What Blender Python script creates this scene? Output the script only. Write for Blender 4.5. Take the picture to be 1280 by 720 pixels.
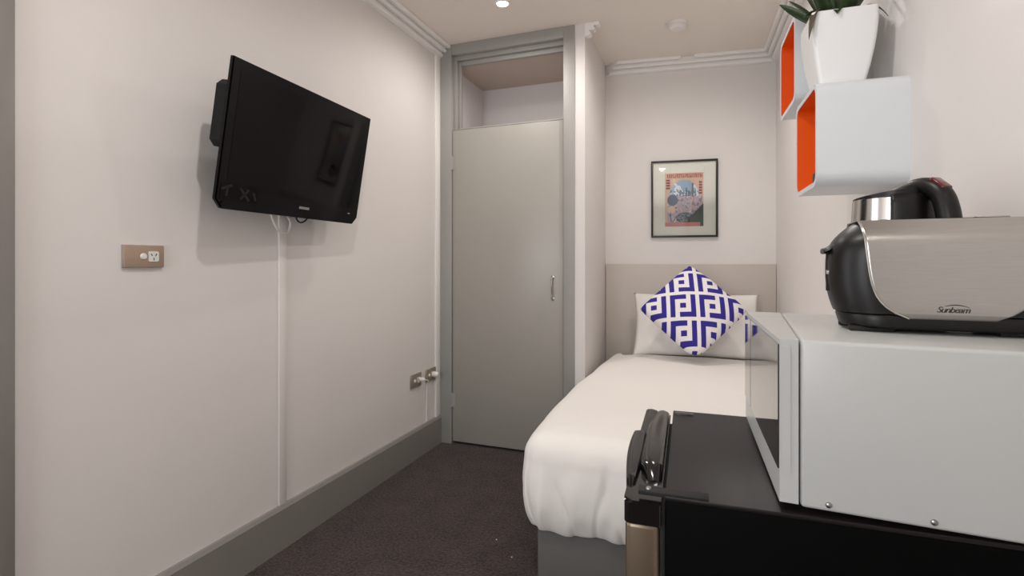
import bpy, bmesh, math, random
from math import sin, cos, pi, radians, atan, atan2, sqrt, hypot
from mathutils import Vector, Matrix, noise

for o in list(bpy.data.objects):
    bpy.data.objects.remove(o)
scene = bpy.context.scene
COL = scene.collection
random.seed(7)

# ------------------------------------------------------------------ camera
FPX, HORIZON, EYE = 650.0, 328.0, 1.20            # focal length in pixels of a 1280 wide frame
YAW = atan(244.0 / FPX)
cam = bpy.data.cameras.new('camera')
cam.sensor_fit = 'HORIZONTAL'; cam.sensor_width = 36.0
cam.lens = 36.0 * FPX / 1280.0
cam.shift_y = -(360.0 - HORIZON) / 1280.0
cam.clip_start = 0.02
camo = bpy.data.objects.new('camera', cam); COL.objects.link(camo)
camo.location = (0, 0, EYE); camo.rotation_euler = (radians(90), 0, YAW)
scene.camera = camo

# ------------------------------------------------------------------ world, exposure, large light
world = bpy.data.worlds.new('world'); scene.world = world; world.use_nodes = True
world.node_tree.nodes['Background'].inputs[0].default_value = (0.75, 0.85, 1.0, 1)
world.node_tree.nodes['Background'].inputs[1].default_value = 0.3
vs = scene.view_settings
vs.view_transform = 'Standard'; vs.look = 'None'; vs.gamma = 1.0; vs.use_curve_mapping = False
vs.exposure = 0.3

REAR_Y = -1.75
def area_light(name, loc, rot, sx, sy, power, color):
    l = bpy.data.lights.new(name, 'AREA'); l.shape = 'RECTANGLE'; l.size = sx; l.size_y = sy
    l.energy = power; l.color = color
    o = bpy.data.objects.new(name, l); COL.objects.link(o); o.location = loc; o.rotation_euler = rot
    return o
# added fill lamp from the left, set in the unseen glazing of the door
area_light('door_fill_light', (-1.68 + 0.030, 0.30, 1.25), (radians(90), 0, radians(-90)), 0.66, 1.60, 8.0, (0.96, 0.98, 1.0))
# added fill lamp behind the viewer, set in an unseen window
area_light('rear_fill_light', (-1.00, REAR_Y + 0.010, 1.50), (radians(90), 0, 0), 1.00, 1.10, 25.0, (0.96, 0.98, 1.0))
DOWNLIGHT_POWER = 19.0
DOWNLIGHT_COLOR = (1.0, 0.955, 0.91)

# ------------------------------------------------------------------ pixel -> direction helpers
FWD = Vector((-sin(YAW), cos(YAW), 0)); RGT = Vector((cos(YAW), sin(YAW), 0)); EYEP = Vector((0, 0, EYE))
def ray(px, py):
    return FWD + RGT * ((px - 640) / FPX) + Vector((0, 0, (HORIZON - py) / FPX))
def on_plane(px, py, p, n):
    d = ray(px, py); n = Vector(n)
    return EYEP + d * ((Vector(p) - EYEP).dot(n) / d.dot(n))
def on_height(px, py, z):
    d = ray(px, py); return EYEP + d * ((z - EYE) / d.z)

# ------------------------------------------------------------------ materials
def mat(name):
    m = bpy.data.materials.new(name); m.use_nodes = True
    nt = m.node_tree; b = nt.nodes['Principled BSDF']
    return m, nt, b
def lin(c):
    return tuple(((v / 255.0) / 12.92 if v / 255.0 <= 0.04045 else ((v / 255.0 + 0.055) / 1.055) ** 2.4) for v in c) + (1.0,)
def simple(name, rgb, rough=0.5, metal=0.0, spec=0.5, var=0.0, vscale=30.0, bump=0.0, bscale=200.0, coat=0.0, aniso=None):
    m, nt, b = mat(name)
    b.inputs['Base Color'].default_value = lin(rgb)
    b.inputs['Roughness'].default_value = rough
    b.inputs['Metallic'].default_value = metal
    b.inputs['Specular IOR Level'].default_value = spec
    b.inputs['Coat Weight'].default_value = coat
    tc = nt.nodes.new('ShaderNodeTexCoord')
    mp = nt.nodes.new('ShaderNodeMapping'); nt.links.new(tc.outputs['Object'], mp.inputs['Vector'])
    if aniso: mp.inputs['Scale'].default_value = aniso
    if var:
        n = nt.nodes.new('ShaderNodeTexNoise'); n.inputs['Scale'].default_value = vscale; n.inputs['Detail'].default_value = 5
        nt.links.new(mp.outputs['Vector'], n.inputs['Vector'])
        r = nt.nodes.new('ShaderNodeValToRGB'); c = lin(rgb)
        r.color_ramp.elements[0].position = 0.3; r.color_ramp.elements[1].position = 0.7
        r.color_ramp.elements[0].color = tuple(v * (1 - var) for v in c[:3]) + (1,)
        r.color_ramp.elements[1].color = tuple(min(1, v * (1 + var)) for v in c[:3]) + (1,)
        nt.links.new(n.outputs['Fac'], r.inputs['Fac']); nt.links.new(r.outputs['Color'], b.inputs['Base Color'])
    if bump:
        n = nt.nodes.new('ShaderNodeTexNoise'); n.inputs['Scale'].default_value = bscale; n.inputs['Detail'].default_value = 4
        nt.links.new(mp.outputs['Vector'], n.inputs['Vector'])
        bp = nt.nodes.new('ShaderNodeBump'); bp.inputs['Strength'].default_value = bump; bp.inputs['Distance'].default_value = 0.01
        nt.links.new(n.outputs['Fac'], bp.inputs['Height']); nt.links.new(bp.outputs['Normal'], b.inputs['Normal'])
    return m

class N:                                       # tiny expression helper for math nodes
    def __init__(self, nt): self.nt = nt
    def m(self, op, a, b=None, c=None):
        n = self.nt.nodes.new('ShaderNodeMath'); n.operation = op
        for i, v in enumerate((a, b, c)):
            if v is None: continue
            if isinstance(v, (int, float)): n.inputs[i].default_value = v
            else: self.nt.links.new(v, n.inputs[i])
        return n.outputs[0]
    def lt(self, a, b): return self.m('LESS_THAN', a, b)
    def gt(self, a, b): return self.m('GREATER_THAN', a, b)
    def AND(self, a, b): return self.m('MULTIPLY', a, b)
    def OR(self, a, b): return self.m('MAXIMUM', a, b)
    def xyz(self, coord='Object'):
        tc = self.nt.nodes.new('ShaderNodeTexCoord'); s = self.nt.nodes.new('ShaderNodeSeparateXYZ')
        self.nt.links.new(tc.outputs[coord], s.inputs[0]); return s.outputs[0], s.outputs[1], s.outputs[2]
    def mix(self, fac, a, b):
        n = self.nt.nodes.new('ShaderNodeMix'); n.data_type = 'RGBA'
        for i, v in ((0, fac), (6, a), (7, b)):
            if isinstance(v, (int, float)): n.inputs[i].default_value = v
            elif isinstance(v, tuple): n.inputs[i].default_value = v
            else: self.nt.links.new(v, n.inputs[i])
        return n.outputs[2]

M = {}
def wall_paint(name, rgb, rough=0.55):
    m, nt, b = mat(name); e = N(nt)
    b.inputs['Roughness'].default_value = rough; b.inputs['Specular IOR Level'].default_value = 0.35
    tc = nt.nodes.new('ShaderNodeTexCoord')
    n1 = nt.nodes.new('ShaderNodeTexNoise'); n1.inputs['Scale'].default_value = 3.2; n1.inputs['Detail'].default_value = 3
    n2 = nt.nodes.new('ShaderNodeTexNoise'); n2.inputs['Scale'].default_value = 140; n2.inputs['Detail'].default_value = 3
    for n in (n1, n2): nt.links.new(tc.outputs['Object'], n.inputs['Vector'])
    c = lin(rgb)
    col = e.mix(n1.outputs['Fac'], tuple(v * 0.97 for v in c[:3]) + (1,), tuple(v * 1.02 for v in c[:3]) + (1,))
    nt.links.new(col, b.inputs['Base Color'])
    h = e.m('ADD', e.m('MULTIPLY', n1.outputs['Fac'], 1.0), e.m('MULTIPLY', n2.outputs['Fac'], 0.04))
    bp = nt.nodes.new('ShaderNodeBump'); bp.inputs['Strength'].default_value = 0.22; bp.inputs['Distance'].default_value = 0.02
    nt.links.new(h, bp.inputs['Height']); nt.links.new(bp.outputs['Normal'], b.inputs['Normal'])
    return m
M['wall'] = wall_paint('wall_paint_white', (228, 223, 220))
M['ceiling'] = wall_paint('ceiling_paint', (240, 230, 221), 0.8)
M['cornice'] = simple('cornice_white', (243, 240, 237), 0.5)
M['trimgrey'] = simple('gloss_paint_grey', (160, 158, 154), 0.5, var=0.02, vscale=4, bump=0.03, bscale=6)
M['doorgrey'] = simple('satin_paint_grey_door', (166, 162, 155), 0.34, var=0.02, vscale=3, bump=0.04, bscale=5)
M['skirting'] = simple('skirting_paint_grey', (138, 134, 130), 0.35, var=0.02, vscale=4)
M['headboard'] = simple('headboard_panel_taupe', (198, 189, 181), 0.45, var=0.015, vscale=5)
M['cavity'] = wall_paint('cupboard_inner_paint', (224, 219, 219), 0.8)

M['cavitytopshade'] = wall_paint('cupboard_top_shaded', (196, 180, 168), 0.8)  # browner than the sides: the dim bounce light is put into the colour

def carpet():
    m, nt, b = mat('carpet_charcoal'); e = N(nt)
    b.inputs['Roughness'].default_value = 0.95; b.inputs['Specular IOR Level'].default_value = 0.1
    b.inputs['Sheen Weight'].default_value = 0.15
    tc = nt.nodes.new('ShaderNodeTexCoord')
    n1 = nt.nodes.new('ShaderNodeTexNoise'); n1.inputs['Scale'].default_value = 95; n1.inputs['Detail'].default_value = 6
    n2 = nt.nodes.new('ShaderNodeTexNoise'); n2.inputs['Scale'].default_value = 9; n2.inputs['Detail'].default_value = 4
    v = nt.nodes.new('ShaderNodeTexVoronoi'); v.inputs['Scale'].default_value = 260
    for n in (n1, n2, v): nt.links.new(tc.outputs['Object'], n.inputs['Vector'])
    r = nt.nodes.new('ShaderNodeValToRGB')
    r.color_ramp.elements[0].position = 0.38; r.color_ramp.elements[0].color = lin((30, 22, 21))
    r.color_ramp.elements[1].position = 0.64; r.color_ramp.elements[1].color = lin((86, 71, 67))
    nt.links.new(e.m('ADD', e.m('MULTIPLY', n1.outputs['Fac'], 0.8), e.m('MULTIPLY', n2.outputs['Fac'], 0.2)), r.inputs['Fac'])
    nt.links.new(r.outputs['Color'], b.inputs['Base Color'])
    bp = nt.nodes.new('ShaderNodeBump'); bp.inputs['Strength'].default_value = 0.8; bp.inputs['Distance'].default_value = 0.006
    nt.links.new(e.m('ADD', n1.outputs['Fac'], v.outputs['Distance']), bp.inputs['Height']); nt.links.new(bp.outputs['Normal'], b.inputs['Normal'])
    return m
M['carpet'] = carpet()
M['tvplastic'] = simple('tv_black_gloss_plastic', (5, 5, 5), 0.14, spec=0.2)
M['tvback'] = simple('tv_black_matt_plastic', (16, 16, 16), 0.6, spec=0.25)
M['screen'] = simple('tv_screen_black', (4, 3, 3), 0.06, spec=0.18)
M['tvlogo'] = simple('tv_silver_print', (150, 150, 150), 0.4)
M['sticker'] = simple('clear_film_sticker', (3, 3, 3), 0.15, spec=0.15)
M['stickermark'] = simple('sticker_grey_reflection', (34, 32, 32), 0.4, spec=0.2)
M['metal'] = simple('brushed_chrome', (190, 188, 184), 0.25, metal=1.0)
M['bronze'] = simple('brushed_bronze_plate', (168, 146, 128), 0.5, metal=0.25, var=0.06, vscale=60, aniso=(1, 1, 14))
M['steelplate'] = simple('brushed_steel_plate', (158, 144, 130), 0.4, metal=0.4)
M['whiteplastic'] = simple('white_plastic', (228, 226, 222), 0.35)
M['darkslot'] = simple('dark_slot', (40, 34, 32), 0.6)
M['cablewhite'] = simple('white_cable', (236, 232, 226), 0.45)
M['cableblack'] = simple('black_cable', (20, 18, 18), 0.5)
M['fabricwhite'] = simple('white_cotton', (240, 236, 231), 0.85, spec=0.2, bump=0.06, bscale=900)
M['bedbase'] = simple('grey_fabric_base', (108, 106, 104), 0.9, spec=0.2, var=0.06, vscale=300, bump=0.2, bscale=700)
M['mattress'] = simple('mattress_ticking', (226, 222, 216), 0.9)
M['blackgloss'] = simple('black_gloss_plastic', (20, 17, 17), 0.14, spec=0.5)
M['fridgetop'] = simple('dark_fridge_top', (24, 19, 19), 0.42, spec=0.22, bump=0.015, bscale=500)
M['fridgeside'] = simple('fridge_black_side', (2, 2, 2), 0.6, spec=0.06)
M['fridgedoor'] = simple('bronze_steel_door', (122, 108, 92), 0.36, metal=0.85, var=0.03, vscale=80, aniso=(1, 1, 12))
M['rubber'] = simple('black_rubber', (12, 11, 11), 0.7)
M['mwwhite'] = simple('microwave_white_enamel', (184, 185, 183), 0.30, spec=0.45)
M['mwglass'] = simple('microwave_dark_glass', (24, 20, 20), 0.03, spec=0.6, coat=0.4)
M['screw'] = simple('zinc_screw', (150, 150, 150), 0.3, metal=1.0)
M['steel'] = simple('brushed_stainless', (178, 174, 170), 0.27, metal=1.0, var=0.05, vscale=40, aniso=(0.6, 18, 18))
M['steelpolish'] = simple('polished_stainless', (200, 197, 193), 0.18, metal=1.0)
M['satinblack'] = simple('satin_black_plastic', (13, 11, 11), 0.38, spec=0.35)
M['red'] = simple('red_translucent_switch', (96, 10, 16), 0.15, coat=0.5)
M['print'] = simple('dark_print', (38, 34, 34), 0.5)
M['shelfwhite'] = simple('white_lacquer', (216, 220, 223), 0.30)
M['orange'] = simple('orange_lacquer', (238, 92, 6), 0.4)
M['pot'] = simple('white_ceramic_pot', (236, 236, 236), 0.28)
M['soil'] = simple('potting_soil', (34, 26, 20), 0.95, var=0.4, vscale=120, bump=0.6, bscale=160)
M['leaf'] = simple('leaf_dark_green', (40, 62, 30), 0.38, var=0.3, vscale=25)
M['leafdry'] = simple('leaf_dull_brown_green', (78, 70, 52), 0.5, var=0.25, vscale=30)
M['frameblack'] = simple('black_frame_wood', (26, 22, 22), 0.35)
M['matboard'] = simple('cream_mat_board', (246, 244, 232), 0.7)
M['lint'] = simple('white_lint', (235, 232, 226), 0.9)
M['detector'] = simple('detector_plastic', (234, 230, 226), 0.5)

def emis(name, col, s):
    m, nt, b = mat(name)
    b.inputs['Base Color'].default_value = (0.8, 0.8, 0.8, 1); b.inputs['Emission Color'].default_value = col
    b.inputs['Emission Strength'].default_value = s
    return m
M['lampface'] = emis('downlight_lens', (1.0, 0.93, 0.82, 1), 45.0)
def clear_glass():
    m, nt, b = mat('picture_glass')
    nt.nodes.remove(b); out = nt.nodes['Material Output']
    t = nt.nodes.new('ShaderNodeBsdfTransparent'); g = nt.nodes.new('ShaderNodeBsdfGlossy'); g.inputs['Roughness'].default_value = 0.02
    fr = nt.nodes.new('ShaderNodeFresnel'); fr.inputs['IOR'].default_value = 1.45
    mx = nt.nodes.new('ShaderNodeMixShader')
    nt.links.new(fr.outputs[0], mx.inputs[0]); nt.links.new(t.outputs[0], mx.inputs[1]); nt.links.new(g.outputs[0], mx.inputs[2])
    nt.links.new(mx.outputs[0], out.inputs['Surface'])
    return m
M['glass'] = clear_glass()

def greek_key():
    m, nt, b = mat('blue_greek_key_cotton'); e = N(nt)
    b.inputs['Roughness'].default_value = 0.85; b.inputs['Specular IOR Level'].default_value = 0.2
    x, y, z = e.xyz()
    P = 0.167
    u = e.m('FRACT', e.m('ADD', e.m('DIVIDE', e.m('SUBTRACT', x, 0.020), P), 20.0))
    v = e.m('FRACT', e.m('ADD', e.m('DIVIDE', e.m('SUBTRACT', e.m('MULTIPLY', y, -1.0), 0.098), P), 20.0))
    g = 0.065
    U = e.m('DIVIDE', e.m('SUBTRACT', u, g), 1 - 2 * g); V = e.m('DIVIDE', e.m('SUBTRACT', v, g), 1 - 2 * g)
    inside = e.AND(e.AND(e.gt(U, 0.0), e.lt(U, 1.0)), e.AND(e.gt(V, 0.0), e.lt(V, 1.0)))
    gam = e.OR(e.lt(U, 0.195), e.AND(e.lt(V, 0.215), e.lt(U, 0.635)))
    lsh = e.OR(e.gt(U, 0.805), e.AND(e.gt(V, 0.785), e.gt(U, 0.365)))
    sq = e.AND(e.AND(e.gt(U, 0.385), e.lt(U, 0.615)), e.AND(e.gt(V, 0.395), e.lt(V, 0.61)))
    blue = e.AND(inside, e.OR(e.OR(gam, lsh), sq))
    nt.links.new(e.mix(blue, lin((238, 233, 232)), lin((56, 48, 142))), b.inputs['Base Color'])
    tc = nt.nodes.new('ShaderNodeTexCoord'); n = nt.nodes.new('ShaderNodeTexNoise'); n.inputs['Scale'].default_value = 700
    nt.links.new(tc.outputs['Object'], n.inputs['Vector'])
    bp = nt.nodes.new('ShaderNodeBump'); bp.inputs['Strength'].default_value = 0.1; bp.inputs['Distance'].default_value = 0.004
    nt.links.new(n.outputs['Fac'], bp.inputs['Height']); nt.links.new(bp.outputs['Normal'], b.inputs['Normal'])
    return m
M['greek'] = greek_key()

def poster():
    """flat print: salmon border, arched view of a pale blue city sky over a lilac and green garden"""
    m, nt, b = mat('travel_poster_print'); e = N(nt)
    b.inputs['Roughness'].default_value = 0.6
    x, y, z = e.xyz('UV')
    tc = nt.nodes.new('ShaderNodeTexCoord')
    def noi(s, det=4, off=0.0):
        n = nt.nodes.new('ShaderNodeTexNoise'); n.inputs['Scale'].default_value = s; n.inputs['Detail'].default_value = det
        mp = nt.nodes.new('ShaderNodeMapping'); mp.inputs['Location'].default_value = (off, off * 0.7, 0)
        nt.links.new(tc.outputs['UV'], mp.inputs['Vector']); nt.links.new(mp.outputs['Vector'], n.inputs['Vector'])
        return n.outputs['Fac']
    def rect(x0, x1, y0, y1): return e.AND(e.AND(e.gt(x, x0), e.lt(x, x1)), e.AND(e.gt(y, y0), e.lt(y, y1)))
    def disc(cx, cy, rx, ry):
        a = e.m('DIVIDE', e.m('SUBTRACT', x, cx), rx); c = e.m('DIVIDE', e.m('SUBTRACT', y, cy), ry)
        return e.lt(e.m('ADD', e.m('MULTIPLY', a, a), e.m('MULTIPLY', c, c)), 1.0)
    salmon, red, sky, cloud = lin((226, 186, 164)), lin((198, 122, 110)), lin((168, 192, 214)), lin((236, 242, 246))
    lilac, teal, dark, rose, sand = lin((202, 182, 198)), lin((136, 152, 170)), lin((86, 96, 86)), lin((214, 148, 140)), lin((236, 210, 186))
    c = e.mix(noi(5), salmon, sand)
    arch = disc(0.5, 0.56, 0.385, 0.31)
    skyc = e.mix(e.gt(noi(4, 3, 3.0), 0.5), sky, cloud)
    skyc = e.mix(e.AND(e.gt(noi(16, 1, 7.0), 0.5), e.lt(y, 0.68)), skyc, teal)
    tower = e.OR(rect(0.70, 0.745, 0.5, 0.80), e.OR(rect(0.54, 0.58, 0.5, 0.72), rect(0.60, 0.66, 0.5, 0.66)))
    skyc = e.mix(tower, skyc, lin((120, 136, 150)))
    c = e.mix(arch, c, skyc)
    mid = e.AND(e.lt(y, 0.56), e.AND(e.gt(x, 0.06), e.lt(x, 0.97)))
    midc = e.mix(e.gt(noi(9, 4, 11.0), 0.52), lilac, e.mix(e.gt(noi(13, 3, 2.0), 0.5), sand, teal))
    c = e.mix(mid, c, midc)
    c = e.mix(disc(0.20, 0.49, 0.14, 0.10), c, lin((104, 116, 140)))
    c = e.mix(disc(0.16, 0.31, 0.11, 0.07), c, sand)
    c = e.mix(rect(0.66, 0.70, 0.30, 0.50), c, lin((222, 208, 192)))
    c = e.mix(disc(0.52, 0.16, 0.24, 0.10), c, e.mix(e.gt(noi(22, 2, 5.0), 0.5), dark, teal))
    hill = e.AND(e.lt(e.m('ADD', y, e.m('MULTIPLY', x, -0.75)), -0.32), e.gt(x, 0.6))
    c = e.mix(hill, c, dark)
    c = e.mix(rect(0.14, 0.16, 0.12, 0.26), c, dark)
    c = e.mix(e.AND(e.lt(y, 0.075), e.lt(x, 0.92)), c, rose)
    # title band and side columns: red blocks broken up like worn lettering
    glyph = e.gt(e.m('SINE', e.m('MULTIPLY', x, 118.0)), -0.45)
    c = e.mix(e.AND(rect(0.05, 0.97, 0.905, 0.985), e.OR(glyph, e.gt(noi(30, 1, 9.0), 0.55))), c, red)
    col = e.OR(rect(0.03, 0.13, 0.70, 0.88), rect(0.885, 0.965, 0.60, 0.85))
    c = e.mix(e.AND(col, e.gt(e.m('SINE', e.m('MULTIPLY', y, 125.0)), -0.6)), c, lin((150, 76, 80)))
    nt.links.new(c, b.inputs['Base Color'])
    return m
M['poster'] = poster()

# ------------------------------------------------------------------ geometry helpers
def new_obj(name, bm, m, parent=None, smooth=35.0):
    me = bpy.data.meshes.new(name)
    bmesh.ops.recalc_face_normals(bm, faces=bm.faces[:])
    bm.to_mesh(me); bm.free()
    for p in me.polygons: p.use_smooth = bool(smooth)
    if smooth: me.set_sharp_from_angle(angle=radians(smooth))
    me.materials.append(M[m] if isinstance(m, str) else m)
    o = bpy.data.objects.new(name, me); COL.objects.link(o)
    if parent is not None: o.parent = parent
    return o
def tag(o, label=None, cat=None, group=None, kind=None):
    if label: o['label'] = label
    if cat: o['category'] = cat
    if group: o['group'] = group
    if kind: o['kind'] = kind
    return o
def empty(name, loc, rz=0.0):
    o = bpy.data.objects.new(name, None); COL.objects.link(o)
    o.empty_display_size = 0.05; o.location = loc; o.rotation_euler = (0, 0, rz)
    return o
def box(bm, lo, hi, bevel=0.0, seg=2, mtx=None):
    t = bmesh.new(); bmesh.ops.create_cube(t, size=1.0)
    lo, hi = Vector(lo), Vector(hi)
    for v in t.verts:
        v.co = Vector([(lo[i] + hi[i]) / 2 + v.co[i] * (hi[i] - lo[i]) for i in range(3)])
    if bevel: bmesh.ops.bevel(t, geom=t.edges[:], offset=bevel, segments=seg, profile=0.5, affect='EDGES')
    merge(bm, t, mtx)
def merge(bm, t, mtx=None):
    if mtx is not None: bmesh.ops.transform(t, matrix=mtx, verts=t.verts[:])
    me = bpy.data.meshes.new('tmp'); t.to_mesh(me); t.free(); bm.from_mesh(me); bpy.data.meshes.remove(me)
def bxo(name, lo, hi, m, parent=None, bevel=0.0, seg=2):
    bm = bmesh.new(); box(bm, lo, hi, bevel, seg); return new_obj(name, bm, m, parent)
def prism(bm, pts, axis_lo, axis_hi, axes='xyz'):
    """polygon pts (a,b) extruded along the third axis; axes gives where a, b and the extrusion go"""
    idx = ['xyz'.index(c) for c in axes]
    def P(a, b, c):
        v = [0, 0, 0]; v[idx[0]] = a; v[idx[1]] = b; v[idx[2]] = c; return Vector(v)
    n = len(pts)
    A = [bm.verts.new(P(a, b, axis_lo)) for a, b in pts]; B = [bm.verts.new(P(a, b, axis_hi)) for a, b in pts]
    bm.faces.new(A); bm.faces.new(B[::-1])
    for i in range(n): bm.faces.new((A[i], A[(i + 1) % n], B[(i + 1) % n], B[i]))
def frames(path):
    out = []; up = Vector((0, 0, 1))
    for i, p in enumerate(path):
        t = (path[min(i + 1, len(path) - 1)] - path[max(i - 1, 0)]).normalized()
        if i == 0:
            a = up if abs(t.dot(up)) < 0.95 else Vector((1, 0, 0))
            s = t.cross(a).normalized()
        else:
            s = (s - t * s.dot(t)).normalized()
        out.append((p, t, s, t.cross(s)))
    return out
def tube(bm, path, r, n=10, cap=True, flat=1.0):
    path = [Vector(p) for p in path]; rings = []
    for i, (p, t, s, c) in enumerate(frames(path)):
        rr = r[i] if isinstance(r, (list, tuple)) else r
        rings.append([bm.verts.new(p + s * (cos(2 * pi * k / n) * rr) + c * (sin(2 * pi * k / n) * rr * flat)) for k in range(n)])
    for a, b in zip(rings, rings[1:]):
        for k in range(n): bm.faces.new((a[k], a[(k + 1) % n], b[(k + 1) % n], b[k]))
    if cap: bm.faces.new(rings[0][::-1]); bm.faces.new(rings[-1])
def smooth_path(pts, n=24):
    pts = [Vector(p) for p in pts]; P = [pts[0]] + pts + [pts[-1]]; out = []
    seg = len(pts) - 1
    for i in range(n + 1):
        t = i / n * seg; k = min(int(t), seg - 1); f = t - k
        a, b, c, d = P[k], P[k + 1], P[k + 2], P[k + 3]
        out.append(0.5 * ((2 * b) + (c - a) * f + (2 * a - 5 * b + 4 * c - d) * f * f + (3 * b - a - 3 * c + d) * f ** 3))
    return out
def lathe(bm, prof, n=32, c=(0, 0)):
    rings = []
    for r, z in prof:
        if r < 1e-6: rings.append([bm.verts.new((c[0], c[1], z))])
        else: rings.append([bm.verts.new((c[0] + cos(2 * pi * k / n) * r, c[1] + sin(2 * pi * k / n) * r, z)) for k in range(n)])
    for a, b in zip(rings, rings[1:]):
        for k in range(n):
            k2 = (k + 1) % n
            if len(a) == 1 and len(b) == 1: continue
            if len(a) == 1: bm.faces.new((a[0], b[k], b[k2]))
            elif len(b) == 1: bm.faces.new((a[k], a[k2], b[0]))
            else: bm.faces.new((a[k], a[k2], b[k2], b[k]))
def grid(bm, nu, nv, f, closed_u=False):
    V = [[bm.verts.new(f(i / nu, j / nv)) for j in range(nv + 1)] for i in range(nu if closed_u else nu + 1)]
    L = len(V)
    for i in range(nu):
        for j in range(nv):
            bm.faces.new((V[i][j], V[(i + 1) % L][j], V[(i + 1) % L][j + 1], V[i][j + 1]))
    return V
def rounded_poly(pts, r, seg=5):
    """round the corners of a closed 2D polygon"""
    out = []; n = len(pts)
    for i in range(n):
        p = Vector(pts[i]); a = Vector(pts[i - 1]); b = Vector(pts[(i + 1) % n])
        rr = r[i] if isinstance(r, (list, tuple)) else r
        if rr <= 0: out.append(tuple(p)); continue
        u = (a - p).normalized(); w = (b - p).normalized()
        for k in range(seg + 1):
            t = k / seg
            q = (p + u * rr) * (1 - t) ** 2 + p * 2 * t * (1 - t) + (p + w * rr) * t * t
            out.append(tuple(q))
    return out

# ------------------------------------------------------------------ room plan (metres)
CEIL = 2.64
LX = -1.68                                        # left wall
CY = 3.10                                         # face of the cupboard
SK = radians(1.9)                                 # the right wall runs slightly out of square
BL = Vector((-0.70, 3.82)); BR = Vector((0.44, 3.955))   # ends of the wall behind the bed
BDIR = (BR - BL).normalized(); BN = Vector((BDIR.y, -BDIR.x))   # BN faces the room
RDIR = Vector((-sin(SK), cos(SK))); RN = Vector((-cos(SK), -sin(SK)))
def rwx(y): return BR.x - (BR.y - y) * (RDIR.x / RDIR.y)
def slab(name, pts, z0, z1, m, label, cat):
    bm = bmesh.new(); prism(bm, pts, z0, z1, 'xyz'); o = new_obj(name, bm, m, smooth=0)
    return tag(o, label, cat, kind='structure')
T = 0.12
RFX = rwx(REAR_Y)
slab('floor', [(LX - T, REAR_Y - T), (RFX + T, REAR_Y - T), (BR.x + T, BR.y + T), (LX - T, BR.y + T)], -0.1, 0.0, 'carpet',
     'charcoal brown cut pile carpet covering the whole floor', 'floor')
slab('ceiling', [(LX - T, REAR_Y - T), (RFX + T, REAR_Y - T), (BR.x + T, BR.y + T), (LX - T, BR.y + T)], CEIL, CEIL + 0.1, 'ceiling',
     'plain off white painted ceiling above the room', 'ceiling')
slab('wall_left', [(LX - T, REAR_Y), (LX, REAR_Y), (LX, CY + 0.65), (LX - T, CY + 0.65)], 0, CEIL, 'wall',
     'long white plastered wall carrying the television', 'wall')
slab('wall_right', [(RFX, REAR_Y), (RFX + T, REAR_Y), (BR.x + T, BR.y + 0.1), tuple(BR)], 0, CEIL, 'wall',
     'white wall beside the bed carrying the two cube shelves', 'wall')
slab('wall_back', [tuple(BL - BDIR * 0.1), tuple(BR), tuple(BR - BN * 0.12), tuple(BL - BDIR * 0.1 - BN * 0.12)], 0, CEIL, 'wall',
     'white end wall behind the bed with the framed poster', 'wall')
# nib wall between the cupboard and the bed alcove
slab('wall_nib', [(-0.752, CY - 0.012), (-0.690, CY - 0.012), (-0.700, 3.83), (-0.76, 3.83)], 0, CEIL, 'wall',
     'narrow white wall end between cupboard and bed alcove', 'wall')
wx0, wx1, wz0, wz1 = -1.55, -0.45, 0.90, 2.10
bm = bmesh.new()
box(bm, (LX - T, REAR_Y - T, 0), (wx0, REAR_Y, CEIL)); box(bm, (wx1, REAR_Y - T, 0), (RFX + T, REAR_Y, CEIL))
box(bm, (wx0, REAR_Y - T, 0), (wx1, REAR_Y, wz0)); box(bm, (wx0, REAR_Y - T, wz1), (wx1, REAR_Y, CEIL))
tag(new_obj('wall_front', bm, 'wall', smooth=0), 'white wall with an added window, behind the viewer', 'wall', kind='structure')
bm = bmesh.new()
for a, b in (((wx0, wz0), (wx1, wz0 + .05)), ((wx0, wz1 - .05), (wx1, wz1)), ((wx0, wz0 + .05), (wx0 + .05, wz1 - .05)), ((wx1 - .05, wz0 + .05), (wx1, wz1 - .05))):
    box(bm, (a[0], REAR_Y - 0.07, a[1]), (b[0], REAR_Y - 0.03, b[1]))
wf = tag(new_obj('window_added', bm, 'cornice', smooth=0), 'white framed window added behind the viewer for light', 'window', kind='structure')  # unseen window, added to hold the fill lamp behind the viewer
bxo('window_added_pane', (wx0 + .05, REAR_Y - 0.053, wz0 + .05), (wx1 - .05, REAR_Y - 0.047, wz1 - .05), 'glass', wf)

# skirting board along the left wall, chamfered top
bm = bmesh.new()
prism(bm, [(LX, 0), (LX + 0.022, 0), (LX + 0.022, 0.168), (LX + 0.014, 0.182), (LX, 0.182)], 0.80, CY - 0.012, 'xzy')
tag(new_obj('baseboard_left', bm, 'skirting', smooth=0), 'tall grey painted skirting board under the television wall', 'skirting board', kind='structure')
bm = bmesh.new()
box(bm, (LX, CY - 0.075, 0.182), (LX + 0.012, CY - 0.012, CEIL - 0.07), 0.002)
tag(new_obj('trim_1', bm, 'cornice'), 'slim white cover strip beside the grey cupboard frame', 'trim', kind='structure')

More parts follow.
